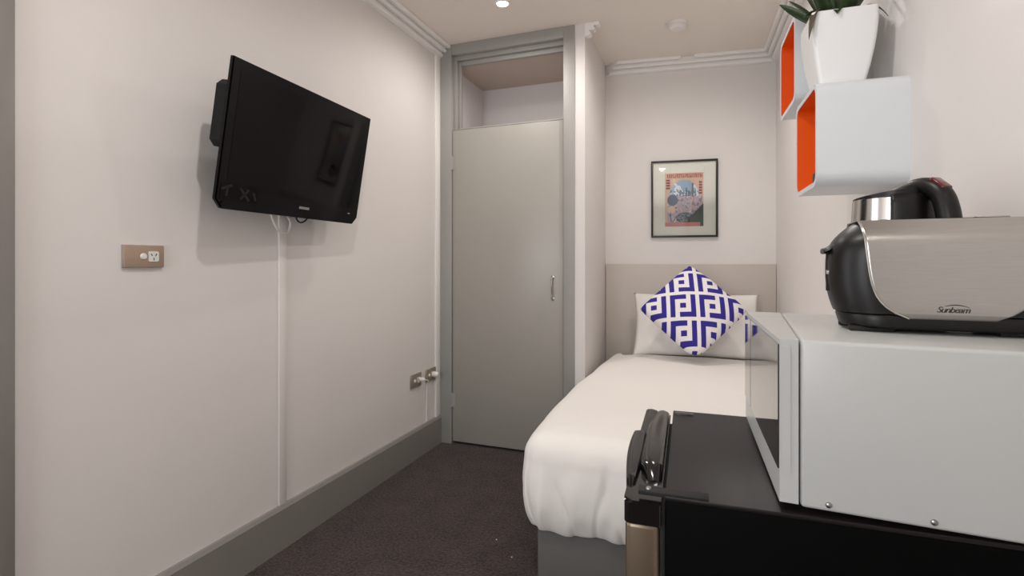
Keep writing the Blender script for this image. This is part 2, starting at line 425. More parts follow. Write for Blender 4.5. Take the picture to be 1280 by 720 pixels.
# stepped cornices: each a run of three rounded tiers under the ceiling
CPROF = [(0.0, 0.0), (0.086, 0.0), (0.088, -0.006), (0.087, -0.014), (0.081, -0.020), (0.068, -0.021), (0.052, -0.017),
         (0.052, -0.028), (0.060, -0.029), (0.060, -0.038), (0.054, -0.045), (0.042, -0.046), (0.026, -0.042), (0.026, -0.053), (0.034, -0.054), (0.034, -0.064), (0.028, -0.072), (0.016, -0.076), (0.0, -0.076)]
def cornice(name, p0, p1, n, k0, k1, label, prof=CPROF):
    p0, p1, n = Vector(p0), Vector(p1), Vector(n); d = (p1 - p0).normalized(); bm = bmesh.new()
    A = []; B = []
    for o_, z in prof:
        a = p0 + n * o_ + d * (o_ * k0); b = p1 + n * o_ - d * (o_ * k1)
        A.append(bm.verts.new((a.x, a.y, CEIL + z))); B.append(bm.verts.new((b.x, b.y, CEIL + z)))
    m_ = len(prof)
    for i in range(m_): bm.faces.new((A[i], A[(i + 1) % m_], B[(i + 1) % m_], B[i]))
    bm.faces.new(A); bm.faces.new(B[::-1])
    return tag(new_obj(name, bm, 'cornice', smooth=20), label, 'cornice', kind='structure')
cornice('trim_2', (LX, REAR_Y), (LX, CY - 0.012), (1, 0), 1, 0, 'three tier white cornice along the television wall')
# back wall: the upper tiers are cut away for a short stretch near the smoke alarm
cornice('trim_3', tuple(BL + BDIR * 0.0), tuple(BR), tuple(BN), 1, 1, 'white cornice bottom tiers above the bed wall', CPROF[0:1] + [(0.052, 0.0)] + CPROF[6:])
def back_s(px):
    q = on_plane(px, 80, (BL.x, BL.y, 0), (BN.x, BN.y, 0)); return (Vector((q.x, q.y)) - BL).length
UP = [(0.052, 0.0)] + CPROF[1:7]
cornice('trim_4', tuple(BL), tuple(BL + BDIR * back_s(840)), tuple(BN), 1, -0.6, 'cornice top tier left of the gap above the bed wall', UP)
cornice('trim_5', tuple(BL + BDIR * back_s(876)), tuple(BR), tuple(BN), -0.6, 1, 'cornice top tier right of the gap above the bed wall', UP)
cornice('trim_6', (RFX, REAR_Y), tuple(BR), tuple(RN), 1, 1, 'three tier white cornice along the shelf wall')
cornice('trim_7', (-0.690, CY - 0.012), (-0.6905, CY + 0.035), (1, 0), 0, 0, 'short white stepped cornice end beside the cupboard top')

# ------------------------------------------------------------------ built-in cupboard in the corner
X0, X1 = LX + 0.012, -0.752                        # frame outside
JL, JR = -1.585, -0.822                            # inner edges of the jambs
HEAD = 2.572; RAIL = 2.078
cup = tag(empty('built_in_cupboard', (-1.2, CY, 0)), 'full height grey built in cupboard with plain door and open top box', 'cupboard')
def local(o, root):                                # keep world placement when parenting
    o.parent = root; o.matrix_parent_inverse = Matrix.Translation(-Vector(root.location)); return o
def cpart(name, lo, hi, m, bevel=0.002, parent=cup):
    o = bxo(name, lo, hi, m, None, bevel)
    return local(o, cup)
cpart('jamb', (X0, CY - 0.02, 0), (JL, CY + 0.06, CEIL), 'trimgrey')
cpart('jamb', (JR, CY - 0.02, 0), (X1, CY + 0.06, CEIL), 'trimgrey')
cpart('head_rail', (JL, CY - 0.02, HEAD), (JR, CY + 0.06, CEIL), 'trimgrey')
cpart('stop_bead', (JL, CY + 0.012, RAIL), (JL + 0.028, CY + 0.06, HEAD), 'trimgrey')
cpart('stop_bead', (JL + 0.0281, CY + 0.012, HEAD - 0.030), (JR, CY + 0.06, HEAD), 'trimgrey')
cpart('stop_bead', (JL + 0.0281, CY + 0.034, RAIL), (JL + 0.045, CY + 0.06, HEAD - 0.0301), 'trimgrey')
cpart('stop_bead', (JL + 0.0451, CY + 0.034, HEAD - 0.060), (JR, CY + 0.06, HEAD - 0.0301), 'trimgrey')
# carcass: open topped box seen through the upper opening
bm = bmesh.new()
box(bm, (LX, CY + 0.06, 0), (LX + 0.06, CY + 0.62, CEIL)); box(bm, (-0.80, CY + 0.06, 0), (-0.762, CY + 0.62, CEIL))
box(bm, (LX + 0.06, CY + 0.58, 0), (-0.80, CY + 0.62, CEIL))
local(new_obj('carcass', bm, 'cavity', smooth=0), cup)
cpart('carcass_top', (LX + 0.06, CY + 0.06, HEAD - 0.05), (-0.80, CY + 0.58, CEIL), 'cavitytopshade', 0.0)
cpart('shelf_board', (LX + 0.06, CY + 0.062, RAIL - 0.06), (-0.80, CY + 0.58, RAIL - 0.02), 'cavity')
door = cpart('door', (JL + 0.004, CY - 0.008, 0.016), (JR - 0.004, CY + 0.028, RAIL - 0.004), 'doorgrey', 0.002)
cpart('transom_rail', (JL, CY + 0.0, RAIL), (JR, CY + 0.06, RAIL + 0.008), 'trimgrey', 0.001)
cpart('sill_shadow_board', (JL, CY + 0.03, 0.0), (JR, CY + 0.06, 0.03), 'rubber', 0.0).name = 'door_gap_shade'  # black strip stands in for the shade in the gap under the door
def sub(o, part):
    o.parent = part; return o                      # the door already sits at the world origin's frame
hp = on_plane(691, 360, (0, CY - 0.008, 0), (0, 1, 0))
bm = bmesh.new()
tube(bm, smooth_path([(hp.x, CY - 0.008, hp.z + 0.066), (hp.x, CY - 0.028, hp.z + 0.06), (hp.x, CY - 0.036, hp.z), (hp.x, CY - 0.028, hp.z - 0.06), (hp.x, CY - 0.008, hp.z - 0.066)], 16), 0.0055, 8)
for s in (1, -1): box(bm, (hp.x - 0.009, CY - 0.012, hp.z + s * 0.066 - 0.011), (hp.x + 0.009, CY - 0.008, hp.z + s * 0.066 + 0.011), 0.0015)
o = sub(new_obj('handle', bm, 'metal'), door); o['label'] = 'small brushed metal pull handle'
for py in (204, 500):
    q = on_plane(569, py, (0, CY - 0.01, 0), (0, 1, 0))
    bm = bmesh.new(); tube(bm, [(JL + 0.002, CY - 0.013, q.z - 0.045), (JL + 0.002, CY - 0.013, q.z + 0.045)], 0.006, 8)
    box(bm, (JL + 0.004, CY - 0.011, q.z - 0.04), (JL + 0.022, CY - 0.008, q.z + 0.04))
    sub(new_obj('hinge', bm, 'doorgrey'), door)

# surround shows at the left edge; the glazed door itself is added for light
dr = tag(empty('door_1', (LX, 0.3, 0)), 'grey framed door in the television wall at the left edge, its glazing added for light', 'door', kind='structure')
def dpart(name, lo, hi, m, bevel=0.003):
    o = bxo(name, lo, hi, m, None, bevel); o.parent = dr; o.matrix_parent_inverse = Matrix.Translation(-Vector(dr.location)); return o
dpart('architrave', (LX, 0.70, 0), (LX + 0.022, 0.80, 2.22), 'skirting')
dpart('architrave', (LX, -0.20, 0), (LX + 0.022, -0.10, 2.22), 'skirting')
dpart('architrave', (LX, -0.10, 2.10), (LX + 0.022, 0.70, 2.22), 'skirting')
dpart('overpanel', (LX, 0.70, 2.22), (LX + 0.022, 0.80, CEIL - 0.077), 'skirting')
dpart('bottom_rail', (LX, -0.10, 0.008), (LX + 0.010, 0.70, 0.42), 'doorgrey')
dpart('top_rail', (LX, -0.10, 2.07), (LX + 0.010, 0.70, 2.10), 'doorgrey')
dpart('stile', (LX, -0.10, 0.42), (LX + 0.010, -0.04, 2.07), 'doorgrey')
dpart('stile', (LX, 0.64, 0.42), (LX + 0.010, 0.70, 2.07), 'doorgrey')
dpart('door_glass', (LX, -0.04, 0.42), (LX + 0.006, 0.64, 2.07), 'glass', 0.0)

# ------------------------------------------------------------------ television on its wall bracket
TVC = Vector((-1.496, 1.655, 1.626)); TW, TH = 0.79, 0.50; TYAW, TTILT = radians(2.84), radians(9.54)
tv = tag(empty('television', (LX, TVC.y, TVC.z)), 'black flat screen television tilted downwards on the left wall', 'television')
ux = Vector((-sin(TYAW), cos(TYAW), 0)); n0 = Vector((cos(TYAW), sin(TYAW), 0))
uv_ = Vector((0, 0, 1)) * cos(TTILT) + n0 * sin(TTILT); nn = n0 * cos(TTILT) - Vector((0, 0, 1)) * sin(TTILT)
# local frame: x along the screen (away from viewer), y up, z out of the screen
TM = Matrix(((ux.x, uv_.x, nn.x, TVC.x), (ux.y, uv_.y, nn.y, TVC.y), (ux.z, uv_.z, nn.z, TVC.z), (0, 0, 0, 1)))
def tvp(name, bm, m, parent=None, smooth=35):
    o = new_obj(name, bm, m, None, smooth)
    o.data.transform(Matrix.Translation(-Vector(tv.location)) @ TM)
    o.parent = parent or tv; return o
hw, hh = TW / 2, TH / 2
outline = rounded_poly([(-hw + 0.028, -hh), (hw - 0.028, -hh), (hw, -hh + 0.03), (hw, hh), (-hw, hh), (-hw, -hh + 0.03)], [0.004, 0.004, 0.004, 0.003, 0.003, 0.004], 2)
sw = [(-hw + 0.035, -hh + 0.070), (hw - 0.035, -hh + 0.070), (hw - 0.035, hh - 0.035), (-hw + 0.035, hh - 0.035)]
bm = bmesh.new()                                   # bezel: solid slab with a shallow bevel
prism(bm, outline, -0.016, -0.0015)
bmesh.ops.bevel(bm, geom=[e for e in bm.edges if all(v.co.z > -0.01 for v in e.verts)], offset=0.004, segments=2, affect='EDGES')
tvp('bezel', bm, 'tvplastic')
bm = bmesh.new(); prism(bm, sw, -0.004, -0.0005); tvp('screen', bm, 'screen')
bm = bmesh.new(); prism(bm, [(-0.375, -hh + 0.018), (0.375, -hh + 0.018), (0.370, -hh + 0.026), (-0.370, -hh + 0.026)], -0.003, 0.0025); tvp('speaker_lip', bm, 'tvplastic')
bm = bmesh.new()                                   # rear housing, tapering
lo = [(-0.36, -0.215), (0.36, -0.215), (0.36, 0.17), (-0.36, 0.17)]; hi_ = [(-0.33, -0.18), (0.33, -0.18), (0.33, 0.13), (-0.33, 0.13)]
A = [bm.verts.new((a, b, -0.016)) for a, b in lo]; B = [bm.verts.new((a, b, -0.085)) for a, b in hi_]
bm.faces.new(A); bm.faces.new(B[::-1])
for i in range(4): bm.faces.new((A[i], A[(i + 1) % 4], B[(i + 1) % 4], B[i]))
tvp('back_housing', bm, 'tvback', smooth=0)
bm = bmesh.new(); box(bm, (-0.378, -0.045, -0.100), (-0.25, 0.180, -0.016), 0.020, 1); tvp('side_port_box', bm, 'tvback')
bm = bmesh.new()                                   # maker's mark: tiny silver dashes, too small to read
for i in range(7): box(bm, (0.0 + i * 0.0085 - 0.0, -hh + 0.036, -0.0016), (0.0062 + i * 0.0085, -hh + 0.046, -0.0006))
o = tvp('logo', bm, 'tvlogo'); o['label'] = 'small silver lettering under the screen'
bm = bmesh.new(); box(bm, (0.318, -hh + 0.044, -0.0016), (0.334, -hh + 0.049, -0.0006)); tvp('indicator_mark', bm, 'tvlogo')
bm = bmesh.new(); box(bm, (-hw + 0.012, -hh + 0.030, -0.0016), (-hw + 0.175, -hh + 0.092, -0.0003)); st = tvp('sticker', bm, 'sticker'); st['label'] = 'dark glossy film sticker with a grey cross mark'
for cx, cy, a, ln in ((0.115, 0.058, 0.85, 0.048), (0.115, 0.058, -0.75, 0.060), (0.038, 0.075, 0.35, 0.045), (0.040, 0.062, 1.5, 0.035), (0.160, 0.055, -1.1, 0.03)):  # grey strokes paint the crumpled reflection on the film
    bm = bmesh.new(); box(bm, (-ln / 2, -0.0045, 0), (ln / 2, 0.0045, 0.0006), mtx=Matrix.Translation((-hw + cx, -hh + cy, -0.0004)) @ Matrix.Rotation(a, 4, 'Z'))
    tvp('reflection_stroke', bm, 'stickermark', st)
bm = bmesh.new(); box(bm, (-0.11, -0.11, -0.105), (0.11, 0.11, -0.085), 0.003); tvp('mount_plate', bm, 'tvback')
bm = bmesh.new(); box(bm, (0, -0.12, -0.16), (0.02, 0.12, 0.10), 0.003); o = new_obj('wall_plate', bm, 'tvback', tv)
bm = bmesh.new(); box(bm, (0.015, -0.03, -0.04), (0.10, 0.03, 0.02), 0.004); new_obj('bracket_arm', bm, 'tvback', tv)

# cable cover from the television down to the skirting
tcov = on_plane(351.5, 300, (LX, 0, 0), (1, 0, 0)).y
bm = bmesh.new(); box(bm, (LX, tcov - 0.020, 0.182), (LX + 0.010, tcov + 0.022, 1.40), 0.003)
tag(new_obj('cable_cover', bm, 'wall'), 'white plastic cable cover running down the wall below the television', 'cable cover')
def onw(px, py, d): return on_plane(px, py, (LX + d, 0, 0), (1, 0, 0))
bm = bmesh.new()
tube(bm, smooth_path([onw(336, 256, 0.10), onw(340, 272, 0.09), onw(346, 285, 0.075), onw(353, 291, 0.06), onw(360, 290, 0.05), onw(363, 280, 0.045), onw(361, 273, 0.05), onw(354, 262, 0.08)], 40), 0.0045, 8)
tag(new_obj('cable', bm, 'cablewhite'), 'white cable hanging in a loop below the television', 'cable')
bm = bmesh.new()
tube(bm, smooth_path([onw(369, 266, 0.10), onw(371, 274, 0.09), onw(375, 278, 0.085), onw(380, 277, 0.085), onw(384, 273, 0.09), onw(386, 266, 0.10)], 30), 0.0035, 8)
tag(new_obj('cable', bm, 'cableblack'), 'short black cable hanging below the television', 'cable')

# ------------------------------------------------------------------ wall sockets on the left wall
def outlet(y0, y1, z0, z1, m, label, swu, sku, th=0.012, frame=False):
    root = tag(empty('power_outlet', (LX, (y0 + y1) / 2, (z0 + z1) / 2)), label, 'power outlet', 'power outlets on the television wall')
    w, h = (y1 - y0) / 2, (z1 - z0) / 2
    bm = bmesh.new(); box(bm, (0, -w, -h), (th, w, h), 0.003); new_obj('plate', bm, m, root)
    bm = bmesh.new(); box(bm, (0, -w - 0.001, -h - 0.001), (th * 0.55, w + 0.001, h + 0.001), 0.001); new_obj('backing_frame', bm, 'metal', root)
    bm = bmesh.new(); lathe(bm, [(0, 0.006), (0.0085, 0.005), (0.0105, 0.0)], 16)
    bmesh.ops.transform(bm, matrix=Matrix.Translation((th, swu * w, 0)) @ Matrix.Rotation(radians(90), 4, 'Y'), verts=bm.verts[:])
    new_obj('switch', bm, 'whiteplastic', root)
    bm = bmesh.new(); prism(bm, rounded_poly([(sku * w - 0.0165, -0.0165), (sku * w + 0.0165, -0.0165), (sku * w + 0.0165, 0.0165), (sku * w - 0.0165, 0.0165)], 0.006, 4), th, th + 0.0025, 'yzx')
    sk = new_obj('socket_face', bm, 'whiteplastic', root)
    bm = bmesh.new()
    for dy, dz, a in ((-0.007, 0.005, 0.5), (0.007, 0.005, -0.5), (0, -0.008, 0)):
        box(bm, (0, -0.0012, -0.0042), (0.0008, 0.0012, 0.0042), mtx=Matrix.Translation((th + 0.0024, sku * w + dy, dz)) @ Matrix.Rotation(a, 4, 'X'))
    new_obj('socket_slots', bm, 'darkslot', sk)
    return root
a, b_ = onw(155, 306, 0.012), onw(205, 334, 0.012)
outlet(a.y, b_.y, b_.z, a.z, 'bronze', 'brushed bronze single power outlet below the television', -0.08, 0.42, 0.014)
a, b_ = onw(514, 468, 0.01), onw(527, 480, 0.01)
s1 = outlet(a.y, b_.y, 0.435, 0.515, 'steelplate', 'steel power outlet above the skirting, farther from the cupboard', -0.3, 0.45, 0.010)
a, b_ = onw(533, 463, 0.01), onw(545, 475, 0.01)
s2 = outlet(a.y, b_.y, 0.435, 0.515, 'steelplate', 'steel power outlet above the skirting, right beside the cupboard', -0.4, 0.35, 0.010)
def plug(p, r, ln, label, cord):
    root = tag(empty('power_plug', (LX + 0.0125, p.y, p.z)), label, 'plug', 'plugs in the low outlets')
    bm = bmesh.new(); lathe(bm, [(0, ln), (r * 0.55, ln), (r * 0.9, ln * 0.75), (r, ln * 0.35), (r * 0.9, 0.0), (0, 0)], 16)
    bmesh.ops.transform(bm, matrix=Matrix.Rotation(radians(90), 4, 'Y'), verts=bm.verts[:]); new_obj('plug_body', bm, 'whiteplastic', root)
    if cord:
        bm = bmesh.new(); o_ = Vector(root.location)
        tube(bm, [Vector(c) - o_ for c in smooth_path(cord, 30)], 0.004, 8); new_obj('cord', bm, 'cablewhite', root)
p1 = Vector((0, s1.location.y + 0.04, 0.475)); p2 = Vector((0, s2.location.y + 0.025, 0.472))
plug(p1, 0.013, 0.034, 'small white plug with a cord running down to the skirting',
     [(LX + 0.044, p1.y, p1.z), (LX + 0.042, p1.y + 0.05, 0.455), (LX + 0.012, p1.y + 0.085, 0.41), (LX + 0.006, p1.y + 0.088, 0.30), (LX + 0.006, p1.y + 0.088, 0.185)])
plug(p2, 0.020, 0.036, 'chunky white plug in the outlet beside the cupboard', None)

# ------------------------------------------------------------------ ceiling fittings
def downlight(loc, label, power=None, R_=0.029):
    root = tag(empty('downlight', (loc[0], loc[1], CEIL)), label, 'downlight', 'ceiling downlights')
    bm = bmesh.new(); lathe(bm, [(R_, 0.0), (R_ + 0.001, -0.004), (R_ + 0.008, -0.006), (R_ + 0.013, -0.003), (R_ + 0.014, 0.0)], 32); new_obj('trim_ring', bm, 'cornice', root)
    bm = bmesh.new(); lathe(bm, [(0, -0.0015), (R_, -0.0015), (R_, 0.0)], 32); new_obj('lamp_lens', bm, 'lampface', root)
    l = bpy.data.lights.new('downlight_lamp', 'SPOT'); l.energy = power or DOWNLIGHT_POWER; l.color = DOWNLIGHT_COLOR
    l.spot_size = radians(172); l.spot_blend = 0.7; l.shadow_soft_size = 0.035
    lo_ = bpy.data.objects.new('downlight_lamp', l); COL.objects.link(lo_); lo_.parent = root; lo_.location = (0, 0, -0.012)
q = on_height(628, 4, CEIL)
downlight((q.x, q.y), 'glowing recessed ceiling downlight above the floor in front of the cupboard')
downlight((-0.12, 2.80), 'added recessed ceiling downlight over the middle of the bed, out of view', 25.0)  # unseen lamp, added to brighten the end wall
downlight((-0.52, 0.86), 'added recessed ceiling downlight overhead, between television and fridge, out of view', 34.0)  # unseen lamp, added to brighten the foot of the bed
downlight((0.40, -0.56), 'recessed ceiling downlight behind the viewer by the shelf wall', 3.5, 0.055)

q = on_height(847, 33, CEIL - 0.02)
sd = tag(empty('smoke_alarm', (q.x, q.y, CEIL)), 'round white smoke alarm on the ceiling above the bed', 'smoke alarm')
bm = bmesh.new(); lathe(bm, [(0.056, 0.0), (0.056, -0.012), (0.052, -0.014)], 32); lathe(bm, [(0.052, -0.014), (0.0, -0.014)], 32); new_obj('base', bm, 'detector', sd)
bm = bmesh.new(); lathe(bm, [(0.050, -0.014), (0.052, -0.020), (0.050, -0.032), (0.040, -0.040), (0, -0.042)], 32); new_obj('cover', bm, 'detector', sd)

# ------------------------------------------------------------------ bed alcove
HBZ = 1.188
BM_ = Matrix(((BDIR.x, BN.x, 0, BL.x), (BDIR.y, BN.y, 0, BL.y), (0, 0, 1, 0), (0, 0, 0, 1)))    # local: x along wall, y out of wall
hbl = (BR - BL).length
bm = bmesh.new(); box(bm, (0.004, -0.019, 0.0), (hbl - 0.004, -0.001, HBZ), 0.002); o = new_obj('headboard', bm, 'headboard'); o.location = (BL.x, BL.y, 0); o.rotation_euler = (0, 0, atan2(BDIR.y, BDIR.x))
tag(o, 'flat taupe headboard panel across the wall behind the bed', 'headboard')

def bw(px, py, out=0.0):
    p = BL + BN * out; q_ = on_plane(px, py, (p.x, p.y, 0), (BN.x, BN.y, 0)); return ((Vector((q_.x, q_.y)) - p).dot(BDIR), q_.z)
x0, z1 = bw(814, 201.5, 0.022); x1, z1b = bw(897.5, 198.2, 0.022); zb = bw(856, 296.5, 0.022)[1]; z1 = (z1 + z1b) / 2
pw, ph = x1 - x0, z1 - zb
pc = BM_ @ Vector(((x0 + x1) / 2, 0, (z1 + zb) / 2))
pic = empty('framed_poster', pc, atan2(BDIR.y, BDIR.x)); tag(pic, 'black framed colourful travel poster with cream mat above the bed', 'picture')
F_ = 0.013 * pw / 0.44
for lo, hi in (((-pw / 2, -ph / 2), (pw / 2, -ph / 2 + F_)), ((-pw / 2, ph / 2 - F_), (pw / 2, ph / 2)), ((-pw / 2, -ph / 2 + F_), (-pw / 2 + F_, ph / 2 - F_)), ((pw / 2 - F_, -ph / 2 + F_), (pw / 2, ph / 2 - F_))):
    bm = bmesh.new(); box(bm, (lo[0], -0.024, lo[1]), (hi[0], 0.0, hi[1]), 0.0015); new_obj('frame_bar', bm, 'frameblack', pic)
bm = bmesh.new(); box(bm, (-pw / 2 + F_, -0.010, -ph / 2 + F_), (pw / 2 - F_, -0.002, ph / 2 - F_)); new_obj('mat_board', bm, 'matboard', pic)
def quad_uv(name, x0, x1, y0, y1, depth, m, parent):
    me = bpy.data.meshes.new(name); me.from_pydata([(x0, depth, y0), (x1, depth, y0), (x1, depth, y1), (x0, depth, y1), (x0, depth + .001, y0), (x1, depth + .001, y0), (x1, depth + .001, y1), (x0, depth + .001, y1)], [],
        [(0, 1, 2, 3), (7, 6, 5, 4), (0, 4, 5, 1), (1, 5, 6, 2), (2, 6, 7, 3), (3, 7, 4, 0)])
    uvl = me.uv_layers.new(name='UVMap')
    for lp in me.loops:
        c = me.vertices[lp.vertex_index].co; uvl.data[lp.index].uv = ((c.x - x0) / (x1 - x0), (c.z - y0) / (y1 - y0))
    me.materials.append(M[m]); o_ = bpy.data.objects.new(name, me); COL.objects.link(o_); o_.parent = parent; return o_
kx = pw / 83.5; kz = ph / 95.0                     # poster print placed from its margins in the photograph
o = quad_uv('poster_print', -pw / 2 + 17.8 * kx, pw / 2 - 17.6 * kx, -ph / 2 + 13.5 * kz, ph / 2 - 15.5 * kz, -0.0115, 'poster', pic)
o['label'] = 'printed city view under a salmon coloured arch'
bm = bmesh.new(); box(bm, (-pw / 2 + F_, -0.0165, -ph / 2 + F_), (pw / 2 - F_, -0.0145, ph / 2 - F_)); new_obj('glass', bm, 'glass', pic)

# bed: upholstered base and mattress
BX0, BX1, BY0, BY1 = -0.605, 0.425, 1.80, 3.78
bed = tag(empty('bed', ((BX0 + BX1) / 2, (BY0 + BY1) / 2, 0)), 'single bed with grey fabric base against the end wall', 'bed')
def bedp(name, lo, hi, m, bev):
    o_ = bxo(name, lo, hi, m, None, bev, 3); o_.data.transform(Matrix.Translation(-Vector(bed.location))); o_.parent = bed; return o_
bedp('base', (BX0 + 0.022, BY0 + 0.01, 0.03), (BX1, BY1, 0.33), 'bedbase', 0.015)
bedp('mattress', (BX0 + 0.01, BY0 + 0.01, 0.33), (BX1, BY1 - 0.02, 0.545), 'mattress', 0.04)
for sx in (0, 1):
    for sy in (0, 1):
        bm = bmesh.new(); cx = BX0 + 0.09 if sx == 0 else BX1 - 0.09; cy = BY0 + 0.09 if sy == 0 else BY1 - 0.09
        lathe(bm, [(0, 0), (0.025, 0), (0.028, 0.035), (0, 0.035)], 12, (cx, cy)); o_ = new_obj('leg', bm, 'rubber'); o_.data.transform(Matrix.Translation(-Vector(bed.location))); o_.parent = bed

# duvet: one sheet of cloth draped over the left side and the foot
TOPZ, RAD, DROP = 0.580, 0.100, 0.252
EX, EY = BX0 + RAD - 0.036, BY0 + RAD - 0.036      # inset lines where the cloth starts to roll over the edge
XR, YH = BX1 + 0.010, 3.60
def duvet_pt(fx, fy):
    # fx, fy: flat cloth coordinates; negative values hang over the left side / the foot
    ox, oy = max(0.0, -fx), max(0.0, -fy); d = max(ox, oy)
    x = EX + max(fx, 0.0); y = EY + max(fy, 0.0)
    b_ = sin(pi * min(1.0, ((y - EY) / (YH - EY)) ** 0.75)) * 0.034 + 0.010 * noise.noise(Vector((y * 3.5, 0.0, 12.0)))   # the side billows out along its length
    x -= b_ * max(0.0, 1 - max(fx, 0.0) / 0.22)
    nz = noise.noise(Vector((x * 2.3, y * 1.9, 0.3))) * 0.012 + noise.noise(Vector((x * 6, y * 4.5, 4.0))) * 0.005
    if d <= 0.0:
        e_ = min(fx, fy, 0.5); puff = 0.020 * (1 - math.exp(-e_ * 6))
        soft = min(1.0, (YH - y) / 0.10)
        return Vector((x, y, TOPZ + puff * soft + nz * min(1, e_ * 6) - 0.012 * (1 - soft)))
    a = atan2(oy, ox); dx, dy = -cos(a), -sin(a)
    arc = RAD * pi / 2
    if d < arc:
        t = d / RAD; r, dz = RAD * sin(t), -RAD * (1 - cos(t))
    else:
        h = d - arc; k = h / DROP
        r, dz = RAD + 0.014 * sin(k * 2.6) - 0.012 * k * k, -RAD - h
    k = min(1.0, d / (arc + DROP))
    s = (x * 1.0 if oy >= ox else y) * 1.0 + (a * 0.12)
    fold = (noise.noise(Vector((s * 7.0 + dz * 1.1, dz * 1.6, 2.0))) * 0.020 + noise.noise(Vector((s * 17 - dz * 3.5, dz * 3.0, 8.0))) * 0.010) * (0.25 + k) * k
    crease = 0.0
    for c0, slope, dep in ((-0.44, -0.34, 0.009), (-0.36, 0.16, 0.006), (-0.27, -0.20, 0.007), (-0.12, 0.10, 0.006)):   # long diagonal pulls on the foot side
        if oy >= ox:
            q_ = (x - (c0 + slope * (dz + 0.34) + 0.006 * sin(dz * 22 + c0 * 40))) / (0.007 + 0.02 * (1 - k)); crease -= dep * math.exp(-q_ * q_) * min(1, max(0, (k - 0.25) * 3))
    r += fold + crease + 0.6 * noise.noise(Vector((s * 30, dz * 14, 6.0))) * 0.006 * k - 0.022 * k ** 8
    hem = noise.noise(Vector((s * 5.0, 1.0, 5.5))) * 0.014 + noise.noise(Vector((s * 13.0, 3.0, 5.5))) * 0.006
    return Vector((x + dx * r, y + dy * r, TOPZ + dz + hem * k * k))
LEN = RAD * pi / 2 + DROP
def axis_samples(neg, pos, n1, n2):
    return [-neg + neg * i / n1 for i in range(n1)] + [pos * i / n2 for i in range(n2 + 1)]
fxs = axis_samples(LEN, XR - EX, 44, 150); fys = axis_samples(LEN, YH - EY, 44, 110)
bm = bmesh.new(); V = [[bm.verts.new(duvet_pt(a_, b2)) for b2 in fys] for a_ in fxs]
for i in range(len(fxs) - 1):
    for j in range(len(fys) - 1): bm.faces.new((V[i][j], V[i + 1][j], V[i + 1][j + 1], V[i][j + 1]))
bmesh.ops.remove_doubles(bm, verts=bm.verts[:], dist=1e-5)
o = new_obj('duvet', bm, 'fabricwhite', None, 180)
md = o.modifiers.new('thickness', 'SOLIDIFY'); md.thickness = 0.014; md.offset = -1
md = o.modifiers.new('smooth', 'SUBSURF'); md.levels = 1; md.render_levels = 1
tag(o, 'white duvet draped over the bed and its foot', 'duvet')

def cushion_mesh(W, H, T_, diamond=False, pinch=0.07, n=36, power=0.5, wr=0.0, seed=0, blunt=0.0):
    bm = bmesh.new()
    for s in (1, -1):
        def f(i, j):
            u, v = i * 2 - 1, j * 2 - 1
            u = math.copysign(abs(u) ** 0.8, u); v = math.copysign(abs(v) ** 0.8, v)
            x = W / 2 * u * (1 - pinch * (1 - v * v) * abs(u) ** 2); y = H / 2 * v * (1 - pinch * (1 - u * u) * abs(v) ** 2)
            if blunt: q2 = 1 - blunt * (u * v) ** 4; x *= q2; y *= q2
            t = max(0, (1 - u * u) * (1 - v * v)) ** power
            z = s * T_ / 2 * t
            if wr: z += wr * noise.noise(Vector((x * 9 + seed, y * 9, s * 3))) * min(1, t * 3)
            if diamond:
                x, y = (x - y) / sqrt(2), (x + y) / sqrt(2)
                if y < -0.272: y = -0.272 + (y + 0.272) * 0.45    # the lower corner is crumpled by the weight
            return Vector((x, y, z))
        grid(bm, n, n, f)
    bmesh.ops.remove_doubles(bm, verts=bm.verts[:], dist=1e-5)
    return bm
# white pillow propped against the headboard
bm = cushion_mesh(0.80, 0.44, 0.17, pinch=0.05, wr=0.014, seed=3)
o = new_obj('pillow', bm, 'fabricwhite', None, 180)
o.rotation_euler = (radians(66), 0, radians(5)); o.location = (-0.075, 3.66, 0.785)
tag(o, 'white pillow propped against the headboard behind the patterned cushion', 'pillow')
bm = cushion_mesh(0.462, 0.462, 0.20, diamond=True, pinch=0.025, wr=0.010, seed=9, power=0.42, blunt=0.05)
o = new_obj('cushion', bm, 'greek', None, 180)
o.rotation_euler = (radians(60), radians(0), radians(8)); o.location = (-0.085, 3.37, 0.908)
tag(o, 'blue and white Greek key cushion standing on its corner', 'cushion')

# ------------------------------------------------------------------ bar fridge
FT = 0.845
fr = tag(empty('bar_fridge', (-0.06, 0.82, 0), SK), 'black bar fridge with bronze door standing at the foot of the bed', 'fridge')
FW, FD = 0.485, 0.55                               # width along the wall, depth to the wall
def frp(name, lo, hi, m, bev=0.003, parent=None, seg=2): return bxo(name, lo, hi, m, parent or fr, bev, seg)
frp('cabinet', (0.0, 0.002, 0.03), (FD, FW - 0.002, FT - 0.007), 'fridgeside', 0.003)
frp('top_panel', (0.0, 0.0, FT - 0.007), (FD, FW, FT), 'fridgetop', 0.0015, None, 2)
frp('corner_plug', (0.004, FW - 0.035, FT - 0.001), (0.045, FW - 0.012, FT + 0.0015), 'blackgloss', 0.001)
hg = frp('hinge_cover', (-0.040, 0.004, FT - 0.004), (0.062, 0.026, FT + 0.0025), 'rubber', 0.0005)
bm = bmesh.new(); lathe(bm, [(0, FT + 0.0045), (0.004, FT + 0.0045), (0.005, FT + 0.002)], 12, (-0.025, 0.015)); new_obj('hinge_bolt', bm, 'screw', hg)
for x in (0.05, FD - 0.05):
    for y in (0.05, FW - 0.05):
        bm = bmesh.new(); lathe(bm, [(0, 0), (0.018, 0), (0.018, 0.032), (0, 0.032)], 12, (x, y)); new_obj('foot', bm, 'rubber', fr)
